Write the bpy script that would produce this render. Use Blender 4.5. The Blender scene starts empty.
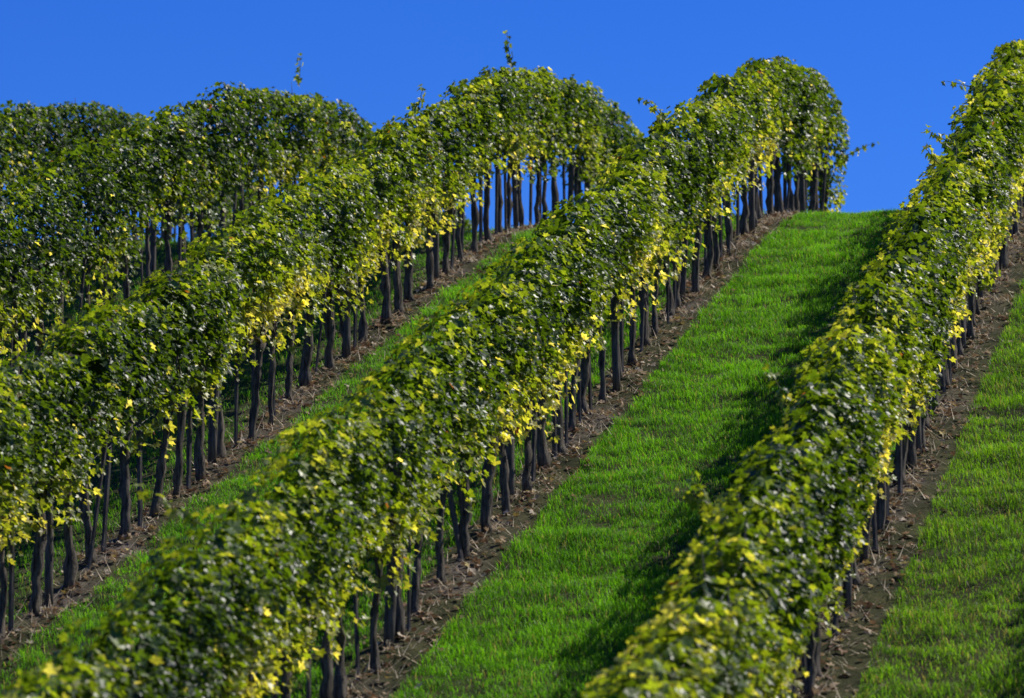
import bpy, math
import numpy as np
rng = np.random.default_rng(7)
scene = bpy.context.scene
COL = scene.collection

# ------------------------------------------------------------------ layout
DU = np.array([.2061, .9785]); DV = np.array([.9785, -.2061])     # along the rows / across them (to the right)
CAMZ = 7.0
H2 = 1.0

def hash2(ix, iy, s):
    h = (ix.astype(np.int64)*374761393 + iy.astype(np.int64)*668265263 + s*974711) & 0xffffffff
    h = ((h ^ (h >> 13))*1274126177) & 0xffffffff
    h = (h ^ (h >> 16)) & 0xffffffff
    return h/4294967295.0
def vnoise(x, y, s=0):
    x = np.asarray(x, float); y = np.asarray(y, float); x, y = np.broadcast_arrays(x, y)
    ix = np.floor(x); iy = np.floor(y); fx = x-ix; fy = y-iy
    fx = fx*fx*(3-2*fx); fy = fy*fy*(3-2*fy)
    a = hash2(ix, iy, s); b = hash2(ix+1, iy, s); c = hash2(ix, iy+1, s); d = hash2(ix+1, iy+1, s)
    return (a*(1-fx)+b*fx)*(1-fy)+(c*(1-fx)+d*fx)*fy
def fbm(x, y, s=0):
    return (vnoise(x, y, s)*.5+vnoise(x*2.1+3, y*2.1+7, s+1)*.3+vnoise(x*4.3, y*4.3, s+2)*.2)

ROWS = {'F': -.40, 'D': -3.31, 'C': -6.23, 'B': -9.08, 'A': -12.06, 'E': -15.0}
RV = np.array(sorted(ROWS.values()))
def base_h(u, v):
    """large form of the hill"""
    u = np.asarray(u, float); v = np.asarray(v, float)
    z = .3425*u
    t = np.clip(u-40.4, 0, 17.); cc = .0197-.0030*np.clip((-12.4-v)/2.4, 0, 1); z = z-cc*t*t
    far = np.clip(u-57.4, 0, None)
    z = np.where(u > 57.4, .3425*57.4-cc*17*17-.293*90*(1-np.exp(-far/90.)), z)
    near = np.clip(4.-u, 0, None)
    z = np.where(u < 4, .3425*4-.3425*25*(1-np.exp(-near/25.)), z)
    z = z+.0126*40*np.tanh(v/40.)
    return z-7.046+CAMZ
def gh(u, v):
    u = np.asarray(u, float); v = np.asarray(v, float)
    z = base_h(u, v)
    d = np.min(np.abs(v[..., None]-RV), axis=-1) if v.ndim else np.min(np.abs(v-RV))
    b = (fbm(u*1.3, v*.55, 3)-.5)*.12+(fbm(u*3.4, v*2.2, 9)-.5)*.10
    b = b + .05*np.exp(-(d/.35)**2)+np.exp(-(d/.5)**2)*(vnoise(u*7, v*7, 13)-.5)*.05
    b = b + np.where(v > -3, (vnoise(u*1.5, v*.3, 17)-.5)*.26*np.clip(v+3, 0, 1), 0)
    return z+b*np.clip(1-np.abs(u-35)/60, 0, 1)
def uv2xy(u, v):
    return u*DU[0]+v*DV[0], u*DU[1]+v*DV[1]
def P(u, v, h=0.):
    u = np.asarray(u, float); v = np.asarray(v, float)
    x, y = uv2xy(u, v)
    return np.stack([x, y, gh(u, v)+h], axis=-1)

# ------------------------------------------------------------------ helpers
def mat(name):
    m = bpy.data.materials.new(name); m.use_nodes = True
    nt = m.node_tree; nt.nodes.clear()
    return m, nt, nt.nodes.new, nt.links.new
def mesh_np(name, verts, loops, starts, totals, col=None, smooth=False, m=None):
    me = bpy.data.meshes.new(name)
    nv, nl, nf = len(verts), len(loops), len(starts)
    me.vertices.add(nv); me.vertices.foreach_set('co', np.asarray(verts, np.float32).ravel())
    me.loops.add(nl); me.loops.foreach_set('vertex_index', np.asarray(loops, np.int32).ravel())
    me.polygons.add(nf)
    me.polygons.foreach_set('loop_start', np.asarray(starts, np.int32))
    me.polygons.foreach_set('loop_total', np.asarray(totals, np.int32))
    me.polygons.foreach_set('use_smooth', np.full(nf, smooth, bool))
    me.update(calc_edges=True)
    if col is not None:
        a = me.color_attributes.new('Col', 'FLOAT_COLOR', 'POINT')
        c = np.ones((nv, 4), np.float32); c[:, :3] = col
        a.data.foreach_set('color', c.ravel())
    if m: me.materials.append(m)
    return me
def tri_mesh(name, V, F, **k):
    F = np.asarray(F); return mesh_np(name, V, F.ravel(), np.arange(len(F))*F.shape[1], np.full(len(F), F.shape[1]), **k)
def link(name, data, parent=None, loc=(0, 0, 0)):
    o = bpy.data.objects.new(name, data); COL.objects.link(o); o.location = loc
    if parent: o.parent = parent
    return o
def tag(o, label=None, cat=None, group=None, kind=None):
    for k, v in (('label', label), ('category', cat), ('group', group), ('kind', kind)):
        if v: o[k] = v
    return o

def tube(path, rad, n=8, rough=0., seed=0, cap=True):
    """one tapered gnarled tube along a path"""
    r_ = np.random.default_rng(seed)
    path = np.asarray(path, float); m = len(path); rad = np.broadcast_to(rad, m)
    V = []
    t = np.gradient(path, axis=0); t /= np.linalg.norm(t, axis=1)[:, None]+1e-9
    ref = np.array([1., 0, 0]) if abs(t[0][2]) > .6 else np.array([0, 0, 1.])
    rid = 1+rough*r_.uniform(-1, 1, n)
    for i in range(m):
        a = np.cross(t[i], ref); a /= np.linalg.norm(a); b = np.cross(t[i], a)
        th = np.arange(n)/n*2*np.pi + i*.12
        rr = rad[i]*rid*(1+rough*.7*r_.uniform(-1, 1, n))
        V.append(path[i]+np.outer(np.cos(th)*rr, a)+np.outer(np.sin(th)*rr, b))
    V = np.concatenate(V)
    F = []
    for i in range(m-1):
        for j in range(n):
            k = (j+1) % n
            F.append([i*n+j, i*n+k, (i+1)*n+k, (i+1)*n+j])
    if cap:
        c = len(V); V = np.vstack([V, path[-1], path[0]])
        for j in range(n):
            k = (j+1) % n
            F.append([(m-1)*n+j, (m-1)*n+k, c, c]); F.append([k, j, c+1, c+1])
    return V, F
def add_quadtri(Vs, Fs, tubeVF):
    V, F = tubeVF; o = sum(len(v) for v in Vs)
    Vs.append(V); Fs += [[a+o for a in f] for f in F]
def build(name, Vs, Fs, m, smooth=True, col=None):
    V = np.concatenate(Vs); loops = []; st = []; tt = []
    for f in Fs:
        g = f[:3] if (len(f) == 4 and f[2] == f[3]) else f
        st.append(len(loops)); tt.append(len(g)); loops += g
    return mesh_np(name, V, loops, st, tt, m=m, smooth=smooth, col=col)

# ------------------------------------------------------------------ materials
def leaf_mat(name, tr_gain, tr_mix, rough, spec=.5):
    m, nt, N, L = mat(name)
    out = N('ShaderNodeOutputMaterial'); at = N('ShaderNodeAttribute'); at.attribute_name = 'Col'
    tc = N('ShaderNodeTexCoord'); ns = N('ShaderNodeTexNoise'); ns.inputs['Scale'].default_value = 45; ns.inputs['Detail'].default_value = 2
    L(tc.outputs['Object'], ns.inputs['Vector'])
    mr = N('ShaderNodeMapRange'); mr.inputs['From Min'].default_value = .3; mr.inputs['From Max'].default_value = .7
    mr.inputs['To Min'].default_value = .85; mr.inputs['To Max'].default_value = 1.6
    L(ns.outputs[0], mr.inputs['Value'])
    vm = N('ShaderNodeVectorMath'); vm.operation = 'SCALE'; L(at.outputs['Color'], vm.inputs[0]); L(mr.outputs[0], vm.inputs['Scale'])
    p = N('ShaderNodeBsdfPrincipled'); L(vm.outputs[0], p.inputs['Base Color'])
    p.inputs['Roughness'].default_value = rough; p.inputs['Specular IOR Level'].default_value = spec
    tr = N('ShaderNodeBsdfTranslucent')
    vt = N('ShaderNodeVectorMath'); vt.operation = 'MULTIPLY'; vt.inputs[1].default_value = tr_gain
    L(vm.outputs[0], vt.inputs[0]); L(vt.outputs[0], tr.inputs['Color'])
    mx = N('ShaderNodeMixShader'); mx.inputs[0].default_value = tr_mix
    L(p.outputs[0], mx.inputs[1]); L(tr.outputs[0], mx.inputs[2]); L(mx.outputs[0], out.inputs[0])
    return m
M_LEAF = leaf_mat('vine_leaf', (3.0, 2.8, .6), .46, .42, .7)
M_GRASS = leaf_mat('grass_blade', (2.0, 2.2, 1.0), .45, .5, .3)
M_LITTER = leaf_mat('dry_litter', (1.2, 1.1, 1.0), .2, .7, .2)

def wood_mat(name, c0, c1, scale, bump):
    m, nt, N, L = mat(name)
    out = N('ShaderNodeOutputMaterial'); tc = N('ShaderNodeTexCoord'); mp = N('ShaderNodeMapping')
    mp.inputs['Scale'].default_value = (1, 1, .16)
    L(tc.outputs['Object'], mp.inputs['Vector'])
    ns = N('ShaderNodeTexNoise'); ns.inputs['Scale'].default_value = scale; ns.inputs['Detail'].default_value = 6; ns.inputs['Roughness'].default_value = .7
    L(mp.outputs[0], ns.inputs['Vector'])
    cr = N('ShaderNodeValToRGB'); cr.color_ramp.elements[0].position = .35; cr.color_ramp.elements[0].color = (*c0, 1)
    cr.color_ramp.elements[1].position = .68; cr.color_ramp.elements[1].color = (*c1, 1)
    L(ns.outputs[0], cr.inputs[0])
    p = N('ShaderNodeBsdfPrincipled'); p.inputs['Roughness'].default_value = .85; p.inputs['Specular IOR Level'].default_value = .2
    L(cr.outputs[0], p.inputs['Base Color'])
    b = N('ShaderNodeBump'); b.inputs['Strength'].default_value = bump; b.inputs['Distance'].default_value = .02
    L(ns.outputs[0], b.inputs['Height']); L(b.outputs[0], p.inputs['Normal']); L(p.outputs[0], out.inputs[0])
    return m
M_BARK = wood_mat('vine_bark', (.012, .010, .008), (.21, .18, .145), 38, .9)
M_CANE = wood_mat('cane', (.06, .04, .02), (.16, .11, .05), 30, .3)
M_STAKE = wood_mat('weathered_wood', (.035, .03, .028), (.17, .155, .14), 30, .5)
m, nt, N, L = mat('galvanised_wire'); M_WIRE = m
out = N('ShaderNodeOutputMaterial'); p = N('ShaderNodeBsdfPrincipled'); nz = N('ShaderNodeTexNoise'); nz.inputs['Scale'].default_value = 20
mr = N('ShaderNodeMapRange'); mr.inputs['To Min'].default_value = .35; mr.inputs['To Max'].default_value = .7
L(nz.outputs[0], mr.inputs['Value']); L(mr.outputs[0], p.inputs['Roughness'])
p.inputs['Base Color'].default_value = (.3, .3, .3, 1); p.inputs['Metallic'].default_value = .8; L(p.outputs[0], out.inputs[0])

# ground: soil strips under the rows, turf between
m, nt, N, L = mat('hillside_ground'); M_GROUND = m
out = N('ShaderNodeOutputMaterial'); at = N('ShaderNodeAttribute'); at.attribute_name = 'Col'
tc = N('ShaderNodeTexCoord')
n1 = N('ShaderNodeTexNoise'); n1.inputs['Scale'].default_value = 14; n1.inputs['Detail'].default_value = 8; n1.inputs['Roughness'].default_value = .7
L(tc.outputs['Object'], n1.inputs['Vector'])
n2 = N('ShaderNodeTexNoise'); n2.inputs['Scale'].default_value = 3.; n2.inputs['Detail'].default_value = 6
L(tc.outputs['Object'], n2.inputs['Vector'])
soil = N('ShaderNodeValToRGB'); soil.color_ramp.elements[0].position = .3; soil.color_ramp.elements[0].color = (.024, .019, .014, 1)
soil.color_ramp.elements[1].position = .72; soil.color_ramp.elements[1].color = (.21, .175, .14, 1)
L(n1.outputs[0], soil.inputs[0])
turf = N('ShaderNodeValToRGB'); turf.color_ramp.elements[0].position = .3; turf.color_ramp.elements[0].color = (.022, .026, .010, 1)
turf.color_ramp.elements[1].position = .7; turf.color_ramp.elements[1].color = (.085, .085, .035, 1)
L(n2.outputs[0], turf.inputs[0])
mx = N('ShaderNodeMix'); mx.data_type = 'RGBA'
sp = N('ShaderNodeSeparateColor'); L(at.outputs['Color'], sp.inputs[0]); L(sp.outputs[0], mx.inputs['Factor'])
L(turf.outputs[0], mx.inputs['A']); L(soil.outputs[0], mx.inputs['B'])
p = N('ShaderNodeBsdfPrincipled'); p.inputs['Roughness'].default_value = .95; p.inputs['Specular IOR Level'].default_value = .1
L(mx.outputs['Result'], p.inputs['Base Color'])
b = N('ShaderNodeBump'); b.inputs['Strength'].default_value = .8; b.inputs['Distance'].default_value = .04
L(n1.outputs[0], b.inputs['Height']); L(b.outputs[0], p.inputs['Normal']); L(p.outputs[0], out.inputs[0])

def soil_mask(u, v):
    """1 on bare soil, 0 on turf; the strip is wider to the right of each row"""
    d = v[..., None]-RV
    w = (vnoise(u*1.1, v*.8, 31)-.5)*.35+(vnoise(u*4.5, v*4.5, 33)-.5)*.30
    right = .13+w; left = .03+w
    s = np.where(d > 0, (right[..., None]-d)/.22, (left[..., None]+d)/.2)
    return np.clip(s.max(axis=-1), 0, 1)

# ------------------------------------------------------------------ ground sheet
us = np.concatenate([-np.geomspace(900, 6, 24), np.arange(-4, 14, 1.), np.arange(14, 58, .14), 58+np.geomspace(.3, 900, 30)])
vs = np.concatenate([-18-np.geomspace(900, .3, 26), np.arange(-18, 3, .12), 3+np.geomspace(.3, 900, 26)])
UU, VV = np.meshgrid(us, vs, indexing='ij')
G = P(UU, VV).reshape(-1, 3)
nu, nv_ = UU.shape
ii, jj = np.meshgrid(np.arange(nu-1), np.arange(nv_-1), indexing='ij')
a = (ii*nv_+jj).ravel()
F = np.stack([a, a+nv_, a+nv_+1, a+1], axis=1)
sm = soil_mask(UU, VV).ravel(); sm[(UU.ravel() > 56) | (UU.ravel() < 10)] = 0
me = tri_mesh('ground', G, F, col=np.stack([sm, sm, sm], 1), smooth=True, m=M_GROUND)
# (vertex order gives upward faces)
tag(link('ground', me), kind='structure')

# ------------------------------------------------------------------ grass
def make_grass(n, u0, u1, v0, v1, hmin, hmax, wid, keep=None):
    u = rng.uniform(u0, u1, n); v = rng.uniform(v0, v1, n)
    s = soil_mask(u, v)
    ok = rng.random(n) > np.clip(s*1.02, 0, .84)
    # patchy sward
    ok &= rng.random(n) < -.1+2.0*fbm(u*3.4, v*2.7, 40)
    u, v = u[ok], v[ok]; n = len(u)
    return u, v
def grass_object():
    parts = []
    for (n, v0, v1, ua, ub) in ((300000, -3.0, -.9, 19, 53), (60000, -.9, 1.4, 24, 53), (480000, -5.95, -3.45, 18, 53), (320000, -8.85, -6.4, 19, 53),
                                (110000, -11.8, -9.2, 23, 53), (60000, -15, -12.2, 30, 53), (22000, -17.5, -15, 34, 53)):
        parts.append(make_grass(n, ua, ub, v0, v1, 0, 0, 0))
    u = np.concatenate([p_[0] for p_ in parts]); v = np.concatenate([p_[1] for p_ in parts]); n = len(u)
    tuft = fbm(u*1.9, v*1.1, 50); fine = vnoise(u*9, v*7, 52)
    s = soil_mask(u, v)
    hgt = (.020+.085*tuft**1.9+.045*fine**1.5)*rng.uniform(.55, 1.35, n)*(1-.3*s)
    w = rng.uniform(.003, .006, n)
    base = P(u, v, -.005)
    az = rng.uniform(0, 2*np.pi, n); lean = rng.uniform(.2, 1.15, n)
    la = az+rng.uniform(-.6, .6, n)
    side = np.stack([-np.sin(az), np.cos(az), np.zeros(n)], 1)*w[:, None]*.5
    ld = np.stack([np.cos(la), np.sin(la), np.zeros(n)], 1)
    mid = base+ld*(hgt*lean*.35)[:, None]; mid[:, 2] += hgt*.6
    tip = base+ld*(hgt*lean)[:, None]; tip[:, 2] += hgt*np.sqrt(np.clip(1-lean*lean*.6, .2, 1))
    V = np.stack([base-side, base+side, mid+side*.8, mid-side*.8, tip], 1)
    k = np.arange(n)*5
    F = np.concatenate([np.stack([k, k+1, k+2], 1), np.stack([k, k+2, k+3], 1), np.stack([k+3, k+2, k+4], 1)])
    hue = np.clip(.55*fbm(u*.8, v*.8, 60)+.75*(fbm(u*4.5, v*3.2, 63)-.2)+rng.normal(0, .2, n), 0, 1)
    dry = (rng.random(n) < .06+.35*s+.12*(fbm(u*1.5, v*1.5, 71) > .62)*(v > -3)).astype(float)
    g0 = np.array([.026, .092, .006]); g1 = np.array([.165, .37, .014]); gd = np.array([.30, .24, .10])
    c = g0+(g1-g0)*hue[:, None]
    rightlane = (v > -3.3)
    c = np.where(rightlane[:, None], c*np.array([1.12, .92, 1.05]), c)
    c = c*(1-dry[:, None])+gd*rng.uniform(.5, 1.1, n)[:, None]*dry[:, None]
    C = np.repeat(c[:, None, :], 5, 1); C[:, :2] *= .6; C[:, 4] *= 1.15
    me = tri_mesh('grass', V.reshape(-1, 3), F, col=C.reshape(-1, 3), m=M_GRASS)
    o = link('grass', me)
    tag(o, 'bright green mown grass covering the lanes between the vine rows', 'grass', kind='stuff')
grass_object()

# ------------------------------------------------------------------ leaf prototype
ang = np.radians([0, 29, 50, 82, 108, 146, 172])
rad = np.array([1., .56, .88, .52, .72, .55, .16])
ax = np.concatenate([np.sin(ang)*rad, -(np.sin(ang)*rad)[1:][::-1]])
ay = np.concatenate([np.cos(ang)*rad, (np.cos(ang)*rad)[1:][::-1]])
LX = np.concatenate([[0], ax]); LY = np.concatenate([[0], ay])
NL = len(LX)
LF = np.array([[0, 1+(j+1) % (NL-1), 1+j] for j in range(NL-1)])
def leaves(pos, nrm, tip, size, col, rg):
    """many lobed leaves as one vertex/face/colour set"""
    n = len(pos)
    nrm = nrm/np.linalg.norm(nrm, axis=1)[:, None]
    tip = tip-nrm*np.sum(tip*nrm, 1)[:, None]; tip /= np.linalg.norm(tip, axis=1)[:, None]+1e-9
    sd = np.cross(tip, nrm)
    fold = rg.uniform(.05, .55, n); curl = rg.uniform(-.25, .45, n); wx = rg.uniform(.8, 1.05, n)
    X = LX[None]*wx[:, None]; Y = np.repeat(LY[None], n, 0)
    Z = fold[:, None]*np.abs(X)-curl[:, None]*(Y**2+.4*X**2)+rg.normal(0, .05, (n, NL))
    s = (size*.5)[:, None, None]
    V = pos[:, None, :]+s*(X[..., None]*sd[:, None, :]+Y[..., None]*tip[:, None, :]+Z[..., None]*nrm[:, None, :])
    F = (np.arange(n)[:, None, None]*NL+LF[None]).reshape(-1, 3)
    C = np.repeat(col[:, None, :], NL, 1)
    return V.reshape(-1, 3), F, C.reshape(-1, 3)
UP = np.array([0, 0, 1.]); DU3 = np.array([DU[0], DU[1], 0]); DV3 = np.array([DV[0], DV[1], 0])

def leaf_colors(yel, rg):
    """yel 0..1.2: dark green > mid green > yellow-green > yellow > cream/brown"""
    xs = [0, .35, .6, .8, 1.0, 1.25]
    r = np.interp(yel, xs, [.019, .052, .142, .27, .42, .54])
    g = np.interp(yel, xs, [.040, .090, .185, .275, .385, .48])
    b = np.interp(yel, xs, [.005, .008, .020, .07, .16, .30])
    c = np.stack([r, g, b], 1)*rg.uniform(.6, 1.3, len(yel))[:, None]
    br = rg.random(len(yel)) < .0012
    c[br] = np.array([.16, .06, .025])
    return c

HT = {'F': 1.85, 'D': 1.82, 'C': 1.92, 'B': 1.95, 'A': 1.80, 'E': 1.78}
SEED = {'F': 600, 'D': 100, 'C': 200, 'B': 300, 'A': 400, 'E': 500}
def top_h(row, u): return HT[row]-.10-(.10*np.clip((u-39)/3, 0, 1) if row == 'C' else 0)-(.05*np.clip((u-39)/3, 0, 1) if row == 'B' else 0)+(.12*np.clip((u-48)/3, 0, 1) if row == 'E' else 0)+(.2*np.clip((43.8-u)/2., 0, 1) if row == 'A' else 0)+(.10*np.clip((u-34)/4, 0, 1) if row == 'D' else 0)+.17*(fbm(u*.9, 0*u, SEED[row])-.45)+.13*(vnoise(u*3.3, 0*u, SEED[row]+1)-.5)
def hem_h(row, u): return (.74 if row == 'D' else .78 if row in 'AE' else .90)+.42*(vnoise(u*.85, 0*u+.5, SEED[row]+5)-.5)+.34*(vnoise(u*3., 0*u, SEED[row]+6)-.5)

def foliage(row, u0, half, n, rg, v0, end=0, lo=None):
    u = u0+rg.uniform(-half, half, n*2)
    q = rg.random(n*2)
    top = top_h(row, u); hem = hem_h(row, u)
    if lo is not None: hem = hem*0+lo+.3*rg.random(len(u))**2
    if end: top = top-.2*np.clip((u-(u0-half))/(2*half), 0, 1)**2
    tt = q**.92
    h = hem+(top-hem)*tt
    # long thin fringe hanging below the hem
    fr = rg.random(n*2) < .06; h = np.where(fr, hem-rg.random(n*2)*.28, h); tt = np.where(fr, 0, tt)
    th = np.interp(tt, [0, .15, .5, .8, .95, 1.], [.15, .21, .235, .225, .19, .13])
    side = np.where(rg.random(n*2) < .58, 1, -1)
    bump = .9+.32*fbm(u*2.2+side*9, h*2.2, SEED[row]+11)
    shell = rg.random(n*2) < .70
    off = np.where(shell, th*bump*rg.uniform(.75, 1.12, n*2), th*rg.uniform(0, .75, n*2))
    # clumps and hollows
    cl = fbm(u*2.9+side*5, h*3.1, SEED[row]+21)
    off = np.where(shell, off*(.76+.5*cl), off)
    keep = (rg.random(n*2) < np.clip((cl-.33)*5.5, .08, 1)) | ~shell
    idx = np.nonzero(keep)[0][:n]
    u, h, tt, side, off, shell, top, cl = [a_[idx] for a_ in (u, h, tt, side, off, shell, top, cl)]
    n = len(u)
    v = v0+side*off
    x, y = uv2xy(u, v); z = gh(u, np.full(n, v0))+h
    pos = np.stack([x, y, z], 1)
    outw = DV3[None]*side[:, None]
    nrm = outw*rg.uniform(.1, 1.1, n)[:, None]+UP*(rg.uniform(.05, 1.35, n)+tt*.5)[:, None]+DU3*rg.normal(0, .55, n)[:, None]+rg.normal(0, .22, (n, 3))
    tip = -UP*rg.uniform(.4, 1.2, n)[:, None]+outw*rg.uniform(0, .8, n)[:, None]+rg.normal(0, .45, (n, 3))
    size = (.052+.058*rg.random(n)**1.3)*np.where(shell, 1, 1.5)
    patch = fbm(u*.55, h*.8, SEED[row]+31)
    yel = .215+.60*(patch-.4)+.44*np.clip(1-tt/.5, 0, 1)*np.clip(.2+1.6*patch, 0, 1.4)+.30*np.clip((tt-.72)/.28, 0, 1)+rg.normal(0, .115, n)  # leaf yellowing; golden lower glow and lit top fringe painted in as well
    yel -= (.12 if row in 'AE' else 0)+.06*np.clip((u-40)/3, 0, 1)
    yel += np.where(rg.random(n) < .03, .35, 0)
    yel = np.where(shell, yel, yel-.12)  # shade of the canopy core painted in: inner leaves darker green
    yel = np.where((rg.random(n) < .035*(1-tt)+.003) & shell, rg.uniform(.95, 1.25, n), yel)  # pale cream leaves paint in sunlit highlights, mostly low on the shell
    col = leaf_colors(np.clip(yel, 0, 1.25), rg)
    return pos, nrm, tip, size, col, float(np.mean(yel))

def shoot_parts(base, direc, length, rg, nleaf=12, leafsize=.125):
    """a stray shoot: one cane and the leaves along it"""
    direc = np.asarray(direc, float); direc /= np.linalg.norm(direc)
    ts = np.linspace(0, 1, 7); bend = rg.normal(0, .12, 3)
    path = np.array([base+direc*length*t_+bend*length*t_*t_ for t_ in ts])
    cane = tube(path, np.linspace(.006, .0022, 7), n=5)
    k = np.linspace(.12, 1.02, nleaf); pos = base+direc*length*k[:, None]+bend*length*(k*k)[:, None]
    sd = rg.normal(0, 1, (nleaf, 3)); pos = pos+sd/np.linalg.norm(sd,axis=1)[:,None]*.03
    nrm = sd+UP*.8; tip = sd*.7-UP*.4+rg.normal(0, .3, (nleaf, 3))
    size = leafsize*(1.15-.35*k)*rg.uniform(.8, 1.1, nleaf)
    col = leaf_colors(np.clip(rg.normal(.55, .15, nleaf), 0, 1), rg)
    return cane, (pos, nrm, tip, size, col)

# stray shoots seen against sky and grass: row, position along the row, height, sideways offset, direction(across, along, up), length
SHOOTS = [('B', 43.3, 1.88, 0, (-.35, .1, 1), .38), ('B', 38.6, 1.9, 0, (.1, 0, 1), .26), ('A', 44.8, 1.85, 0, (.05, 0, 1), .34),
          ('C', 48.3, .95, .2, (1, .1, .55), .42), ('D', 35.2, 1.75, -.1, (-1, 0, .5), .3), ('D', 34.2, 1.7, -.1, (-1, 0, .8), .26),
          ('D', 38.4, 1.8, -.1, (-1, 0, .5), .36), ('D', 25.4, 1.55, -.2, (-.8, 0, .9), .34), ('D', 22.6, 1.5, -.2, (-.8, 0, .8), .34),
          ('C', 21.9, 1.75, -.2, (-1, 0, .5), .36), ('B', 36.2, 1.9, 0, (-.6, 0, .7), .25), ('C', 37.0, 1.9, -.1, (-.6, 0, .8), .25)]

ORD = ('first second third fourth fifth sixth seventh eighth ninth tenth eleventh twelfth thirteenth fourteenth fifteenth sixteenth seventeenth '
       'eighteenth nineteenth twentieth').split()
def ordinal(k):
    if k <= 20: return ORD[k-1]
    t_, r_ = divmod(k, 10)
    if r_ == 0: return {3: 'thirtieth', 4: 'fortieth', 5: 'fiftieth'}[t_]
    return {2: 'twenty', 3: 'thirty', 4: 'forty', 5: 'fifty'}[t_]+'-'+ORD[r_-1]
ROWNAME = {'D': 'rightmost row', 'C': 'second row from right', 'B': 'third row from right', 'A': 'fourth row from right', 'E': 'farthest left row', 'F': 'row beyond right edge'}
RANGE = {'F': (19., 43.), 'D': (15.5, 53.5), 'C': (15.5, 48.3), 'B': (19.0, 54.0), 'A': (26., 54.), 'E': (33., 55.5)}
STEP = .68
NLEAF = 880

def make_vine(row, u0, k, first, last):
    rg = np.random.default_rng(SEED[row]*1000+k)
    v0 = ROWS[row]+rg.normal(0, .025)
    loc = P(u0, v0, -.02); 
    root = link('grapevine', None, loc=loc); root.empty_display_size = .2
    # trunk: leaning, kinked, flared at the foot and swollen at the head
    hh = rg.uniform(.82, .98); thick = rg.uniform(.024, .041)
    t_ = np.linspace(0, 1, 11)
    lean = rg.normal(0, .045, 2)
    kx = np.cumsum(rg.normal(0, .009, 11)); ky = np.cumsum(rg.normal(0, .009, 11))
    kx -= kx[0]; ky -= ky[0]
    path = np.outer(t_*lean[0]+kx, DU3)+np.outer(t_*lean[1]*.6+ky, DV3)+np.outer(t_*hh, UP)
    rr = thick*(1+.3*np.exp(-t_*9)-.18*t_+.35*np.exp(-((t_-.97)/.08)**2))*(1+rg.normal(0, .16, 11))
    Vs, Fs = [], []; add_quadtri(Vs, Fs, tube(path, rr, 11, .24, seed=k+SEED[row]))
    link('trunk', build('trunk', Vs, Fs, M_BARK), root)
    head = path[-1]
    sl = float(base_h(u0+.4, v0)-base_h(u0-.4, v0))/.8
    for sgn in (-1, 1):
        L_ = .44; tt = np.linspace(0, 1, 6)
        pa = head+np.outer(tt*L_*sgn, DU3)+np.outer(tt*L_*sgn*sl+.08*np.sin(tt*3.1)+rg.normal(0, .008, 6)*tt, UP)
        Vs, Fs = [], []; add_quadtri(Vs, Fs, tube(pa, np.linspace(thick*.62, .010, 6), 6, .12, seed=k))
        # fruiting canes rising from the arm
        for j in range(3):
            b0 = pa[1+j+1 if j < 2 else 5]; ln = rg.uniform(.35, .7)
            pc = b0+np.outer(np.linspace(0, 1, 5)*ln, UP+rg.normal(0, .08, 3))+np.outer(np.linspace(0, 1, 5)**2*ln*.1, rg.normal(0, 1, 3))
            add_quadtri(Vs, Fs, tube(pc, np.linspace(.006, .003, 5), 4))
        link('arm', build('arm', Vs, Fs, M_BARK), root)
    n = NLEAF
    end = 1 if last else 0
    lo = .22 if (row == 'C' and last) else None
    pos, nrm, tip, size, col, ym = foliage(row, u0, STEP*.56, n, rg, v0, end, lo)
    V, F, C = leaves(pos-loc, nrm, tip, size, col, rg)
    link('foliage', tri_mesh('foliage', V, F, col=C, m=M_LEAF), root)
    # shoots
    mine = [s for s in SHOOTS if s[0] == row and abs(s[1]-u0) <= STEP/2]
    if rg.random() < .14: mine.append((row, u0, float(top_h(row, np.array([u0]))[0])-.1, 0, tuple(rg.normal(0, .5, 2))+(1,), rg.uniform(.12, .22)))
    for s in mine:
        b0 = np.array(P(s[1], v0+s[3], s[2]))-loc
        d = DV3*s[4][0]+DU3*s[4][1]+UP*s[4][2]
        cane, lv = shoot_parts(b0, d, s[5], rg)
        V, F, C = leaves(*lv, rg)
        cv, cf = cane; cf = [f for q_ in cf for f in ([q_[0], q_[1], q_[2]], [q_[0], q_[2], q_[3]]) if len(set(f)) == 3]
        Fa = np.vstack([np.array(cf), F+len(cv)]); Ca = np.vstack([np.tile([.10, .12, .03], (len(cv), 1)), C])
        link('shoot', tri_mesh('shoot', np.vstack([cv, V]), Fa, col=Ca, m=M_LEAF), root)
    return root, ym, thick, mine

info = {}
for row, (a_, b_) in RANGE.items():
    n = int(round((b_-a_)/STEP))+1
    uu = [b_-i*STEP for i in range(n)]
    rg = np.random.default_rng(SEED[row])
    uu = [x+float(rg.normal(0, .04)) for x in uu]
    yms = []; roots = []
    for k, u0 in enumerate(uu):
        r_ = make_vine(row, u0, k, k == n-1, k == 0); roots.append(r_); yms.append(r_[1])
    md = np.median(yms)
    for k, (root, ym, thick, mine) in enumerate(roots):
        leafy = 'yellowing' if ym > md+.03 else ('dark green' if ym < md-.03 else 'green')
        tk = 'thick' if thick > .036 else ('slim' if thick < .029 else 'dark')
        lab = f'{leafy} grapevine with {tk} trunk, {ordinal(k+1)} down from hilltop in {ROWNAME[row]}'
        tag(root, lab, 'grapevine', 'grapevines trained in rows up the hillside')
    info[row] = uu

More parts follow.
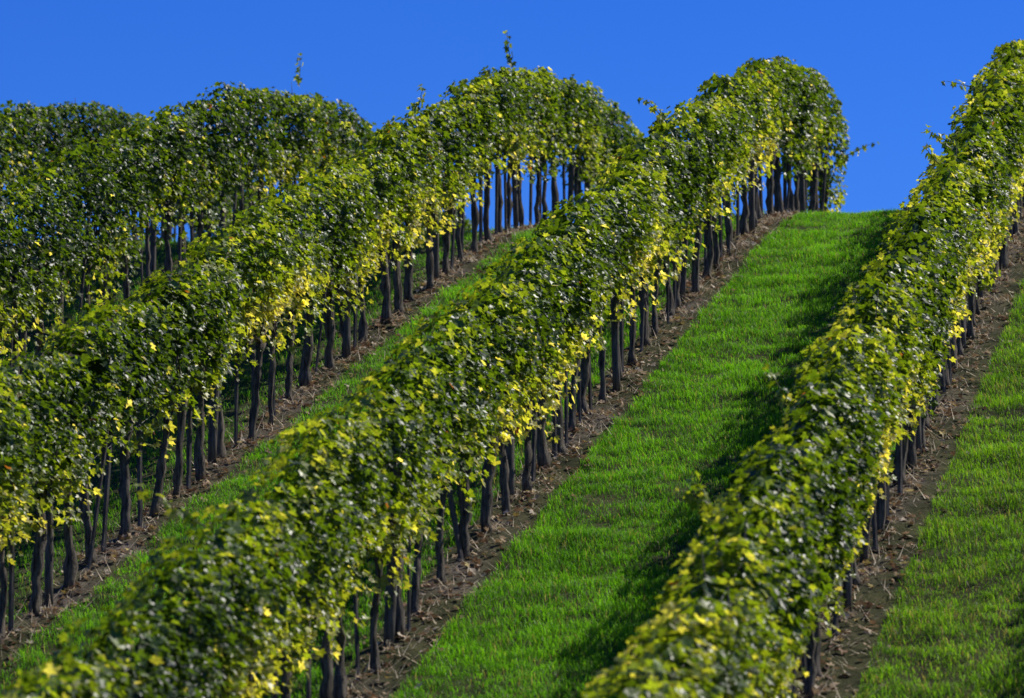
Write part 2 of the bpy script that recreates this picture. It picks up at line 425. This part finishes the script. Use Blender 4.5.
# ------------------------------------------------------------------ stakes and posts
def stake_mesh(h, r, n, rough, seed, tilt):
    Vs, Fs = [], []
    t_ = np.linspace(0, 1, 7)
    path = np.stack([t_*tilt[0], t_*tilt[1], t_*h-.02], 1)
    rr = np.full(7, r); rr[-1] = r*.75
    add_quadtri(Vs, Fs, tube(path, rr, n, rough, seed)); return build('wooden_stake', Vs, Fs, M_STAKE, smooth=n > 6)
for row, uu in info.items():
    rg = np.random.default_rng(SEED[row]+77)
    for k, u0 in enumerate(uu[:-1]):
        thickpost = (k % 6 == 3) or (k == 0)
        if not thickpost and rg.random() > .85: continue
        um = u0-STEP*(.5 if not thickpost else .45)+rg.normal(0, .12)
        if k == 0: um = u0+.22
        v0 = ROWS[row]+rg.normal(0, .03)
        loc = P(um, v0)
        if thickpost:
            me = stake_mesh(rg.uniform(1.3, 1.45), rg.uniform(.030, .038), 10, .06, k, rg.normal(0, .04, 2))
            o = link('trellis_post', me, loc=loc)
            where = f'at hilltop end of {ROWNAME[row]}' if k == 0 else f'just below {ordinal(k+1)} vine from hilltop in {ROWNAME[row]}'
            tag(o, 'thick grey wooden trellis post '+where, 'post', 'wooden trellis posts in the vine rows')
        else:
            me = stake_mesh(rg.uniform(1.1, 1.3), rg.uniform(.014, .022), 6, .08, k, rg.normal(0, .06, 2))
            o = link('wooden_stake', me, loc=loc)
            tag(o, f'slim weathered stake just below {ordinal(k+1)} vine from hilltop in {ROWNAME[row]}', 'stake', 'slim wooden stakes between the vines')
    for hgt, nm in ((.84, 'lower'), (1.55, 'upper')):
        ul = np.linspace(uu[0]+.3, uu[-1]-.2, int((uu[0]-uu[-1])/1.5))
        x, y = uv2xy(ul, np.full(len(ul), ROWS[row]+.055))
        pth = np.stack([x, y, base_h(ul, np.full(len(ul), ROWS[row]))+hgt+.04], 1)
        V, F = tube(pth, .0016, 4); Vs, Fs = [], []; add_quadtri(Vs, Fs, (V, F))
        o = link('trellis_wire', build('trellis_wire', Vs, Fs, M_WIRE))
        tag(o, f'{nm} thin grey wire strung along the vines of the {ROWNAME[row]}', 'wire', 'wires strung along the vine rows')

# ------------------------------------------------------------------ litter on the soil strips
def litter():
    rg = np.random.default_rng(5); Vall, Fall, Call = [], [], []; o = 0
    for row, (a_, b_) in RANGE.items():
        n = int((b_-a_)*75)
        u = rg.uniform(a_, b_+.5, n); v = ROWS[row]+rg.normal(.05, .15, n)
        pos = P(u, v, .012)+rg.uniform(0, .02, (n, 1))*UP
        nrm = UP+rg.normal(0, .4, (n, 3)); tip = rg.normal(0, 1, (n, 3))
        pal = np.array([[.34, .25, .15], [.22, .14, .08], [.42, .35, .25], [.13, .08, .05], [.38, .30, .10], [.26, .10, .05]])
        col = pal[rg.choice(6, n, p=[.29, .24, .24, .18, .05, 0.])]*rg.uniform(.7, 1.15, n)[:, None]
        V, F, C = leaves(pos, nrm, tip, rg.uniform(.04, .10, n), col, rg)
        Vall.append(V); Fall.append(F+o); Call.append(C); o += len(V)
        # dry straws and prunings
        n = int((b_-a_)*150)
        u = rg.uniform(a_, b_+.3, n); v = ROWS[row]+rg.normal(.05, .15, n)
        p0 = P(u, v, .01); az = rg.uniform(0, 2*np.pi, n); ln = rg.uniform(.05, .2, n)
        d = np.stack([np.cos(az), np.sin(az), rg.uniform(-.05, .6, n)], 1)*ln[:, None]
        d[:, 2] += (d[:, :2]@DU)*.34
        w = np.stack([-np.sin(az), np.cos(az), 0*az], 1)*rg.uniform(.002, .005, n)[:, None]
        V = np.stack([p0-w, p0+w, p0+d], 1).reshape(-1, 3); F = np.arange(n*3).reshape(-1, 3)
        c = np.array([.55, .46, .32])*rg.uniform(.4, 1.1, n)[:, None]
        Vall.append(V); Fall.append(F+o); Call.append(np.repeat(c, 3, 0)); o += len(V)
    me = tri_mesh('leaf_litter', np.concatenate(Vall), np.concatenate(Fall), col=np.concatenate(Call), m=M_LITTER)
    tag(link('leaf_litter', me), 'dry brown leaves and straw strewn on the bare soil under the vines', 'leaf litter', kind='stuff')
litter()

# ------------------------------------------------------------------ light and sky
SUN_AZ = math.radians(66)      # from +Y (view direction), negative = left
SUN_EL = math.radians(49)
sd = bpy.data.lights.new('Sun', 'SUN'); sd.energy = 5.0; sd.angle = math.radians(.53); sd.color = (1, .95, .86)
so = link('Sun', sd)
from mathutils import Vector
dirv = Vector((math.sin(SUN_AZ)*math.cos(SUN_EL), math.cos(SUN_AZ)*math.cos(SUN_EL), math.sin(SUN_EL)))
so.rotation_euler = dirv.to_track_quat('Z', 'Y').to_euler()
w = bpy.data.worlds.new('World'); scene.world = w; w.use_nodes = True
nt = w.node_tree; nt.nodes.clear(); N = nt.nodes.new; L = nt.links.new
sky = N('ShaderNodeTexSky'); sky.sky_type = 'NISHITA'; sky.sun_disc = False
sky.sun_elevation = SUN_EL; sky.sun_rotation = SUN_AZ
sky.altitude = 600; sky.air_density = 1.0; sky.dust_density = .05; sky.ozone_density = 3.5
hs = N('ShaderNodeHueSaturation'); hs.inputs['Saturation'].default_value = 1.35; hs.inputs['Hue'].default_value = .51
L(sky.outputs[0], hs.inputs['Color'])
tint = N('ShaderNodeVectorMath'); tint.operation = 'MULTIPLY'; tint.inputs[1].default_value = (.385, .635, 1.15)
bg = N('ShaderNodeBackground'); bg.inputs['Strength'].default_value = .115
L(hs.outputs[0], tint.inputs[0]); L(tint.outputs[0], bg.inputs['Color']); wo = N('ShaderNodeOutputWorld'); L(bg.outputs[0], wo.inputs[0])

# ------------------------------------------------------------------ camera
cd = bpy.data.cameras.new('Camera'); cam = link('Camera', cd)
cd.sensor_width = 36; cd.lens = 4000/1024*36; cd.clip_end = 5000
cam.location = (0, 0, CAMZ); cam.rotation_euler = (math.radians(98), 0, 0)
cd.dof.use_dof = True; cd.dof.focus_distance = 34; cd.dof.aperture_fstop = 3.0
scene.camera = cam
scene.view_settings.view_transform = 'Standard'; scene.view_settings.look = 'None'; scene.view_settings.exposure = 0
scene.cycles.max_bounces = 8; scene.cycles.transparent_max_bounces = 4
